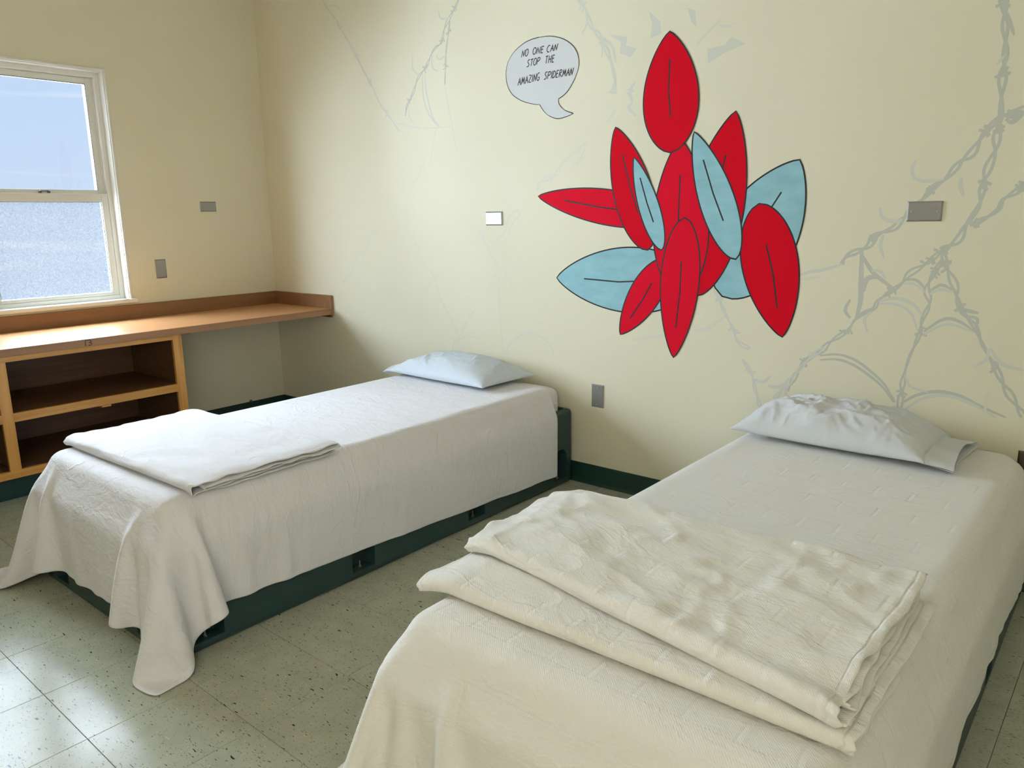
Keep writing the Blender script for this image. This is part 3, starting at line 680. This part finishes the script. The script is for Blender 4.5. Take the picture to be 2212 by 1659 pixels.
# ------------------------------------------------------------------ beds
def bake_boolean(o, cutter):
    md = o.modifiers.new('cut', 'BOOLEAN'); md.operation = 'DIFFERENCE'; md.solver = 'EXACT'; md.object = cutter
    dg = bpy.context.evaluated_depsgraph_get(); me = bpy.data.meshes.new_from_object(o.evaluated_get(dg))
    o.modifiers.clear(); o.data = me
    bpy.data.objects.remove(cutter)
BL, BW, BH = 2.125, .97, .381
def bed_base(xc, label):
    x0, x1 = xc-BW/2, xc+BW/2; y0, y1 = -BL-.006, -.018
    root = empty('platform_bed', (xc, (y0+y1)/2, 0), label, 'bed', 'moulded plastic beds')
    bm = bmesh.new(); add_box(bm, x0, x1, y0, y1, .0, BH, .022, 4)
    sh = from_bm('shell', bm, M_plastic)
    bm = bmesh.new(); add_box(bm, x0+.03, x1-.03, y0+.03, y1-.03, .332, .5, .012, 2)
    def pocket(c, side):
        prof = [(-.056, .034), (.056, .034), (.058, .11), (.046, .165), (.022, .195), (-.022, .195), (-.046, .165), (-.058, .11)]
        d0, d1 = -.02, .052
        if side == 'R': f = lambda u, z, d: (x1-d, c+u, z)
        elif side == 'L': f = lambda u, z, d: (x0+d, c+u, z)
        else: f = lambda u, z, d: (c+u, y0+d, z)
        r0 = [bm.verts.new(f(u, z, d0)) for u, z in prof]
        r1 = [bm.verts.new(f(u*.8, .034+(z-.034)*.85, d1)) for u, z in prof]
        n = len(prof)
        for i in range(n): bm.faces.new((r0[i], r0[(i+1) % n], r1[(i+1) % n], r1[i]))
        bm.faces.new(r0[::-1]); bm.faces.new(r1)
    ys = (-.118, -.745, -1.378, -2.005); xs = (x0+.165, x1-.165)
    for c in ys: pocket(c, 'R'); pocket(c, 'L')
    for c in xs: pocket(c, 'F')
    cut = from_bm('cutter', bm)
    bake_boolean(sh, cut)
    ch = [sh]
    def bolt(x, y):
        bm = bmesh.new()
        bmesh.ops.create_cone(bm, cap_ends=True, segments=6, radius1=.007, radius2=.007, depth=.006)
        b2 = bmesh.ops.create_cone(bm, cap_ends=True, segments=10, radius1=.0034, radius2=.003, depth=.022)
        for v in b2['verts']: v.co.z += .012
        bm.transform(Matrix.Translation((x, y, .037))); ch.append(from_bm('bolt', bm, M_screw))
    for c in ys: bolt(x1-.026, c); bolt(x0+.026, c)
    for c in xs: bolt(c, y0+.026)
    adopt(root, *ch)
    return root
XB1, XB2 = 2.045, 3.985
bed_base(XB1, 'dark teal moulded plastic platform bed in the room corner, beside the cabinet')
bed_base(XB2, 'dark teal moulded plastic platform bed at the right, nearly hidden by its bedspread')
MH = (.45, 1.012); MC = -1.078; MZ = .4965
def mattress(xc, label):
    bm = bmesh.new(); nx, ny, nz_ = 26, 56, 8
    # rounded box through a subdivided cube
    r = .05; hx, hy, z0, z1 = MH[0], MH[1], .3335, MZ; hz = (z1-z0)/2; cz = (z0+z1)/2
    def grid(fn, a, b):
        V = [[bm.verts.new(fn(2*i/a-1, 2*j/b-1)) for j in range(b+1)] for i in range(a+1)]
        for i in range(a):
            for j in range(b): bm.faces.new((V[i][j], V[i+1][j], V[i+1][j+1], V[i][j+1]))
    def rnd(p):
        q = Vector(p); c = Vector((max(-hx+r, min(hx-r, q.x)), max(-hy+r, min(hy-r, q.y)), max(-hz+r, min(hz-r, q.z))))
        d = q-c
        if d.length > 1e-9: d = d.normalized()*r
        p = c+d; w = .004*noise.noise(Vector((p.x*5+xc, p.y*5, p.z*9)))
        k = abs(p.z) < hz-.002
        return Vector((xc+p.x+(w if k else 0), MC+p.y+(w if k else 0), cz+p.z+(.002*noise.noise(Vector((p.x*4, p.y*4+xc, 0))) if p.z > 0 else 0)))
    e = 1.0
    grid(lambda u, v: rnd((u*hx, v*hy, hz)), nx, ny); grid(lambda u, v: rnd((u*hx, v*hy, -hz)), nx, ny)
    for sg in (1, -1):
        grid(lambda u, v: rnd((sg*hx, u*hy, v*hz)), ny, nz_); grid(lambda u, v: rnd((u*hx, sg*hy, v*hz)), nx, nz_)
    bmesh.ops.remove_doubles(bm, verts=bm.verts[:], dist=.0006)
    o = from_bm('mattress', bm, M_mattress, smooth=True)
    o.data.transform(Matrix.Translation((-xc, -MC, -.3335))); o.location = (xc, MC, .3335)
    return tag(o, label, 'mattress', 'mattresses')
mattress(XB1, 'white sheeted mattress on the left bed, its wrinkled corner showing at the wall')
mattress(XB2, 'white sheeted mattress on the right bed nearest the camera')

# cloth drape: position based solver on a regular grid
def drape(xc, sl, sr, y_back, front, h=.02, steps=170, iters=9, seed=1, skew=0., grav=2.2, ruffle=.004):
    rng = np.random.default_rng(seed)
    nu = int(round((sl+sr)/h)); y_front_total = front; nv = int(round((y_front_total+y_back)/h))
    U = np.linspace(-sl, sr, nu+1); V = np.linspace(y_back, -front, nv+1)     # y from back (near wall) to past the foot
    X = np.zeros((nu+1, nv+1, 3)); uu, vv = np.meshgrid(U, V, indexing='ij')
    X[..., 0] = xc+uu+skew*(vv+1.); X[..., 1] = vv; X[..., 2] = MZ+.006+.0015*rng.standard_normal(uu.shape)
    du = U[1]-U[0]; dv = abs(V[1]-V[0]); dd = math.hypot(du, dv)
    hm = np.array([MH[0], MH[1], .5*(MZ-.30)]); cm = np.array([xc, MC, .30+hm[2]])
    hb = np.array([BW/2, (BL-.012)/2, BH/2]); cb_ = np.array([xc, -BL/2-.012, BH/2])
    pin = (np.abs(X[..., 0]-xc) < MH[0]-.07) & (X[..., 1] > MC-MH[1]+.08)
    X0 = X.copy(); Z = MZ+.004; X0[..., 2] = Z
    wgt = np.where(pin, 0., 1.)
    P = X.copy(); Vl = np.zeros_like(X); dt = 1/60.
    th = .0045
    def sets(di, dj, rest, stiff, step):
        out = []
        for k in range(step):
            if di > 0:
                ja = slice(0, nv+1-dj) if dj >= 0 else slice(-dj, nv+1); jb = slice(dj, nv+1) if dj >= 0 else slice(0, nv+1+dj)
                out.append(((slice(k, nu+1-di, step), ja), (slice(k+di, nu+1, step), jb), rest, stiff))
            else:
                out.append(((slice(None), slice(k, nv+1-dj, step)), (slice(None), slice(k+dj, nv+1, step)), rest, stiff))
        return out
    S = sets(1, 0, du, 1., 2)+sets(0, 1, dv, 1., 2)+sets(1, 1, dd, .45, 2)+sets(1, -1, dd, .45, 2)+sets(2, 0, 2*du, .10, 4)+sets(0, 2, 2*dv, .10, 4)
    def collide(P, prev, c, hh, r, fric, th=th):
        q = P-c; a = np.abs(q); d = a-(hh-r); dp = np.maximum(d, 0); ln = np.linalg.norm(dp, axis=-1)
        outside = ln > 1e-9
        hit = outside & (ln < r+th)
        n = np.where(hit[..., None], dp/np.maximum(ln, 1e-9)[..., None]*np.sign(q), 0)
        pen = np.where(hit, r+th-ln, 0)
        P += n*pen[..., None]
        ins = (~outside)
        if ins.any():
            k = np.argmax(d, axis=-1)
            for ax in range(3):
                mk = ins & (k == ax)
                sg = np.sign(q[..., ax]); sg = np.where(sg == 0, 1, sg)
                if ax == 2: sg = np.ones_like(sg)
                P[..., ax] = np.where(mk, c[ax]+sg*(hh[ax]+th), P[..., ax])
        mk = hit | ins
        mv = P-prev; P -= np.where(mk[..., None], mv*fric, 0)
        return P
    for it in range(steps):
        Vl[..., 2] -= grav*dt; Vl *= .965 if it < steps*.6 else .90
        sp = np.linalg.norm(Vl, axis=-1, keepdims=True); Vl *= np.minimum(1, 2.0/np.maximum(sp, 1e-9))
        prev = P.copy(); P = P+Vl*dt*wgt[..., None]
        for k in range(iters):
            for a, b, rest, st in S:
                A_, B_ = P[a], P[b]; D = B_-A_; L = np.sqrt((D*D).sum(-1)); wa, wb = wgt[a], wgt[b]; ws = wa+wb
                c = np.where(ws > 0, st*(L-rest)/np.maximum(L, 1e-9)/np.maximum(ws, 1e-9), 0)[..., None]*D
                P[a] = A_+c*wa[..., None]; P[b] = B_-c*wb[..., None]
            if k % 3 == 2 or k == iters-1:
                P = collide(P, prev, cm, hm, .05, .10); P = collide(P, prev, cb_, hb, .022, .05, .009)
                low = P[..., 2] < .004
                P[..., 2] = np.where(low, .004, P[..., 2])
                P[..., :2] -= np.where(low[..., None], (P[..., :2]-prev[..., :2])*.35, 0)
                P[pin] = X0[pin]
        Vl = (P-prev)/dt
    low = np.clip((.44-P[..., 2])/.4, 0, 1)
    for (i, j), k in np.ndenumerate(low):
        if k <= 0: continue
        x, y, z = P[i, j]
        a = abs(x-xc)-.47; b = -y-2.12
        if a > 0 and a >= b: P[i, j, 0] += math.copysign(1, x-xc)*.011*k*(noise.noise(Vector((y*5.5+seed, z*1.5, 0)))+.35)
        if a > 0 and a >= b and ruffle: P[i, j, 0] += math.copysign(1, x-xc)*ruffle*max(0, (k-.35)/.65)**2*(noise.noise(Vector((y*17+seed, 7, 0)))+.35)
        if b > 0 and b > a: P[i, j, 1] -= .011*k*(noise.noise(Vector((x*6+seed, z*1.5, 4)))+.35)
    return P, uu, vv
def cloth_object(name, P, u, v, m, thick=.003, sub=1, edge=True):
    nu, nv = P.shape[0], P.shape[1]
    idx = np.arange(nu*nv).reshape(nu, nv)
    quads = np.stack([idx[:-1, :-1], idx[1:, :-1], idx[1:, 1:], idx[:-1, 1:]], -1).reshape(-1, 4)
    me = bpy.data.meshes.new(name); me.from_pydata(P.reshape(-1, 3).tolist(), [], quads.tolist()); me.update()
    uvl = me.uv_layers.new(name='cloth'); ed = me.uv_layers.new(name='edge')
    li = np.zeros(len(me.loops), dtype=np.int32); me.loops.foreach_get('vertex_index', li)
    uf, vf = u.reshape(-1), v.reshape(-1)
    e = np.minimum(np.minimum(uf-uf.min(), uf.max()-uf), np.minimum(vf-vf.min(), vf.max()-vf))
    uvl.data.foreach_set('uv', np.stack([uf[li], vf[li]], -1).astype(np.float32).ravel())
    ed.data.foreach_set('uv', np.stack([e[li], e[li]*0], -1).astype(np.float32).ravel())
    o = link(name, me, m, smooth=True)
    md = o.modifiers.new('thick', 'SOLIDIFY'); md.thickness = thick; md.offset = 0
    md = o.modifiers.new('smooth', 'SUBSURF'); md.levels = 1; md.render_levels = sub
    return o
def center(o, p):
    o.data.transform(Matrix.Translation(-Vector(p))); o.location = p
P, u, v = drape(XB1, .85, .83, -.15, 2.48, seed=3, skew=.04, iters=11)
o = cloth_object('bed_sheet', P, u, v, M_sheet1); center(o, (XB1, -1.1, .5))
tag(o, 'cool white sheet draped over the left bed, its corner trailing on the floor', 'bed sheet', 'white sheets draped over the beds')
P, u, v = drape(XB2, .88, .775, -.055, 2.54, seed=8, iters=11, ruffle=.016)
o = cloth_object('bed_sheet', P, u, v, M_sheet2); center(o, (XB2, -1.1, .5))
tag(o, 'cream white woven bedspread draped over the right bed nearest the camera', 'bed sheet', 'white sheets draped over the beds')

# folded blankets
def folded(quad, layers, gap, zb, xc, m, thick, seed, wav=.006, puff=.0, name='folded_blanket', ragged=.012, steps=84, rumple=.003):
    """serpentine stack: folds at the front and the back edges, open wavy ends left and right.
    quad: BL, BR, TR, TL (x, y)"""
    BLp, BRp, TRp, TLp = [np.array(q, float) for q in quad]
    path = []      # (v, layer height, layer index)
    ns = 44; H = (layers-1)*gap
    def run(z, k, a0, a1):
        for t in np.linspace(a0, a1, ns): path.append((t, z, k))
    def turn(z0, z1, t, sgn, k0, k1):
        rr = abs(z1-z0)/2/.55
        for a in np.linspace(0, PI, 9)[1:-1]: path.append((t+sgn*math.sin(a)*rr, z0+(z1-z0)*(1-math.cos(a))/2, k0+(k1-k0)*a/PI))
    hs = [0]+[H-i*gap for i in range(layers-1)]      # the outer layer wraps the inner ones
    run(hs[0], 0, 1, 0)
    for i in range(1, layers):
        front = i % 2 == 1; ins = 0 if i == 1 else .03+.01*i
        kk = hs[i]/max(H, 1e-6)*(layers-1)
        if front:
            turn(hs[i-1], hs[i], 0+(ins if i > 1 else 0), -1, hs[i-1]/H*(layers-1), kk); run(hs[i], kk, (ins if i > 1 else 0), 1-.008*i)
        else:
            turn(hs[i-1], hs[i], 1-.008*i, 1, hs[i-1]/H*(layers-1), kk); run(hs[i], kk, 1-.008*i, ins)
    path = np.array(path); n = len(path); m_ = steps+1
    P = np.zeros((m_, n, 3)); U = np.zeros((m_, n)); Vv = np.zeros((m_, n))
    arc_ = np.concatenate([[0], np.cumsum(np.hypot(np.diff(path[:, 0])*.55, np.diff(path[:, 1])))])
    top = layers-1
    for i in range(m_):
        s_ = i/steps
        for j in range(n):
            t, z, k = path[j]
            f = BLp+(BRp-BLp)*s_; b = TLp+(TRp-TLp)*s_; p = f+(b-f)*t
            en = max(0, 1-s_/.06)**2; er = max(0, 1-(1-s_)/.06)**2
            off = ragged*noise.noise(Vector((k*3.1+seed, t*2.0, 1.7)))+.006*noise.noise(Vector((k*5.1+seed, t*9.0, 4.7)))
            x = p[0]+off*(er-en)*1.2
            y = p[1]+.006*noise.noise(Vector((s_*4, k*1.3+seed, 2.2)))*(1 if t < .1 or t > .9 else 0)
            zz = z+wav*.5*noise.noise(Vector((s_*5+seed, t*7, k*.7)))*(.3+k/layers)
            zz += (en+er)*wav*noise.noise(Vector((t*9, k*1.7+seed, 3)))*1.1
            q3 = Vector((x*9, y*13, seed)); rg = 1-abs(noise.noise(q3+Vector((0, 0, 3))*0+Vector((noise.noise(q3*.5)*1.5, 0, 0))))*2.6
            zz += rumple*(k/top)**2*(max(0, rg)**2*.9+.8*noise.noise(Vector((x*22, y*14, seed)))*.5+.9*noise.noise(Vector((x*5, y*16+x*5, seed+2))))
            d = abs(x-xc)-(MH[0]-.045)
            drop = -.9*max(0, d)**1.6 if d > 0 else 0
            base = zb
            P[i, j] = (x, y, base+max(zz, z*.6-.001)+drop+puff*math.sin(PI*min(1, max(0, t)))*k/layers)
            U[i, j] = p[0]; Vv[i, j] = arc_[j]
    o = cloth_object(name, P, U, Vv, m, thick, 1)
    cx, cy = np.mean([q[0] for q in quad]), np.mean([q[1] for q in quad]); center(o, (float(cx), float(cy), zb))
    return o
o = folded([(1.60, -2.005), (2.505, -1.985), (2.50, -1.43), (1.575, -1.50)], 4, .0105, .5085, XB1, M_sheet1, .0035, 2.3, wav=.008, name='folded_sheet', rumple=.0025)
tag(o, 'cool white folded sheet lying across the foot of the left bed', 'folded sheet')
o = folded([(3.475, -1.965), (4.425, -1.955), (4.43, -1.41), (3.47, -1.43)], 2, .022, .512, XB2, M_blanket2, .010, 5.1, wav=.008, name='folded_blanket', rumple=.003)
lower = o
o2 = folded([(3.475, -1.80), (4.405, -1.955), (4.395, -1.395), (3.455, -1.405)], 4, .0115, .547, XB2, M_blanket2, .006, 8.4, wav=.012, ragged=.02, name='upper_fold', rumple=.0062)
bl = empty('folded_blanket', (3.95, -1.7, .51), 'thick cream woven blanket folded across the foot of the right bed', 'folded blanket')
lower.name = 'lower_fold'; adopt(bl, lower, o2)

# pillows
def pillow(xc, yc, zb, hx, hy, ht, m, seed, label, rot=0., flap=None, tilt=0., wr=.010):
    nu, nv = 110, 72
    vs, fs = [], []
    def ridge(p):
        a = 0; amp = 1; f = 1.
        for _ in range(4):
            nn = 1-abs(noise.noise(p*f))*2; a += amp*nn*nn*(1 if nn > 0 else 0); amp *= .5; f *= 2.1
        return a
    for side in (1, -1):
        for i in range(nu+1):
            for j in range(nv+1):
                u, v = 2*i/nu-1, 2*j/nv-1
                su = math.copysign(abs(u)**.9, u); sv = math.copysign(abs(v)**.9, v)
                # pinched edges between pointed corners
                x = su*hx*(1-.055*(1-v*v)**1.0*0-.05*(1-abs(v)**4))
                y = sv*hy*(1-.07*(1-abs(u)**4))
                t = max(0., (1-abs(u)**2.3)*(1-abs(v)**2.3))**.55
                if side > 0:
                    z = ht*.80*t
                    q = Vector((x*7+seed, y*7, .3*seed))
                    z += (ridge(Vector((q.x*1.2+.6*q.y, q.y*1.0-.3*q.x, q.z)))-.8)*wr*min(1, t*1.6)*(.55+.45*noise.noise(q*.3))
                    z += .010*noise.noise(Vector((x*4+seed, y*5, 2)))*t
                else:
                    z = -ht*.20*t
                vs.append((x, y, z+ht*.2))
    k = (nu+1)*(nv+1)
    for sd in (0, 1):
        for i in range(nu):
            for j in range(nv):
                a = sd*k+i*(nv+1)+j; b = a+nv+1
                fs.append((a, b, b+1, a+1) if sd == 0 else (a, a+1, b+1, b))
    me = bpy.data.meshes.new('pillow'); me.from_pydata(vs, [], fs); me.update()
    bm = bmesh.new(); bm.from_mesh(me); bmesh.ops.remove_doubles(bm, verts=bm.verts[:], dist=.0006); bm.to_mesh(me); bm.free()
    o = link('pillow', me, m, smooth=True)
    o.location = (xc, yc, zb); o.rotation_euler = (tilt, 0, rot)
    tag(o, label, 'pillow', 'white pillows on the beds')
    if flap:
        sg, ln = flap
        n1, n2 = 10, 40; Pp = np.zeros((n1+1, 2*n2+1, 3))
        for i in range(n1+1):
            for j in range(2*n2+1):
                jj = j/n2; up = jj <= 1; vv = (2*jj-1) if up else (1-2*(jj-1)); a = i/n1
                yv = vv*hy*(.98-.02*a); open_ = .012+.020*a
                zz = ht*.2+(open_*(1-vv**2)**.6*(1 if up else -.55))+.003*math.sin(vv*9+a*4+seed)*(1 if up else 0)
                zz -= ht*.10*a
                Pp[i, j] = (sg*(hx*.90+ln*a+.010*noise.noise(Vector((vv*2, seed, a))) + (.02*abs(vv)**3)), yv, max(zz, .003))
        u2, v2 = np.meshgrid(np.linspace(0, ln, n1+1), np.linspace(0, 1.6, 2*n2+1), indexing='ij')
        f = cloth_object('pillowcase_hem', Pp, u2, v2, m, .002, 1); f.parent = o
    return o
pillow(1.955, -.232, .5035, .355, .195, .125, M_pillow1, 3.1, 'pale blue pillow against the wall on the left bed', rot=-.03, flap=(-1, .055), wr=.012)
pillow(3.87, -.245, .505, .335, .195, .15, M_pillow2, 7.7, 'wrinkled grey white pillow with open hem on the right bed', rot=-.02, flap=(1, .10), wr=.024)
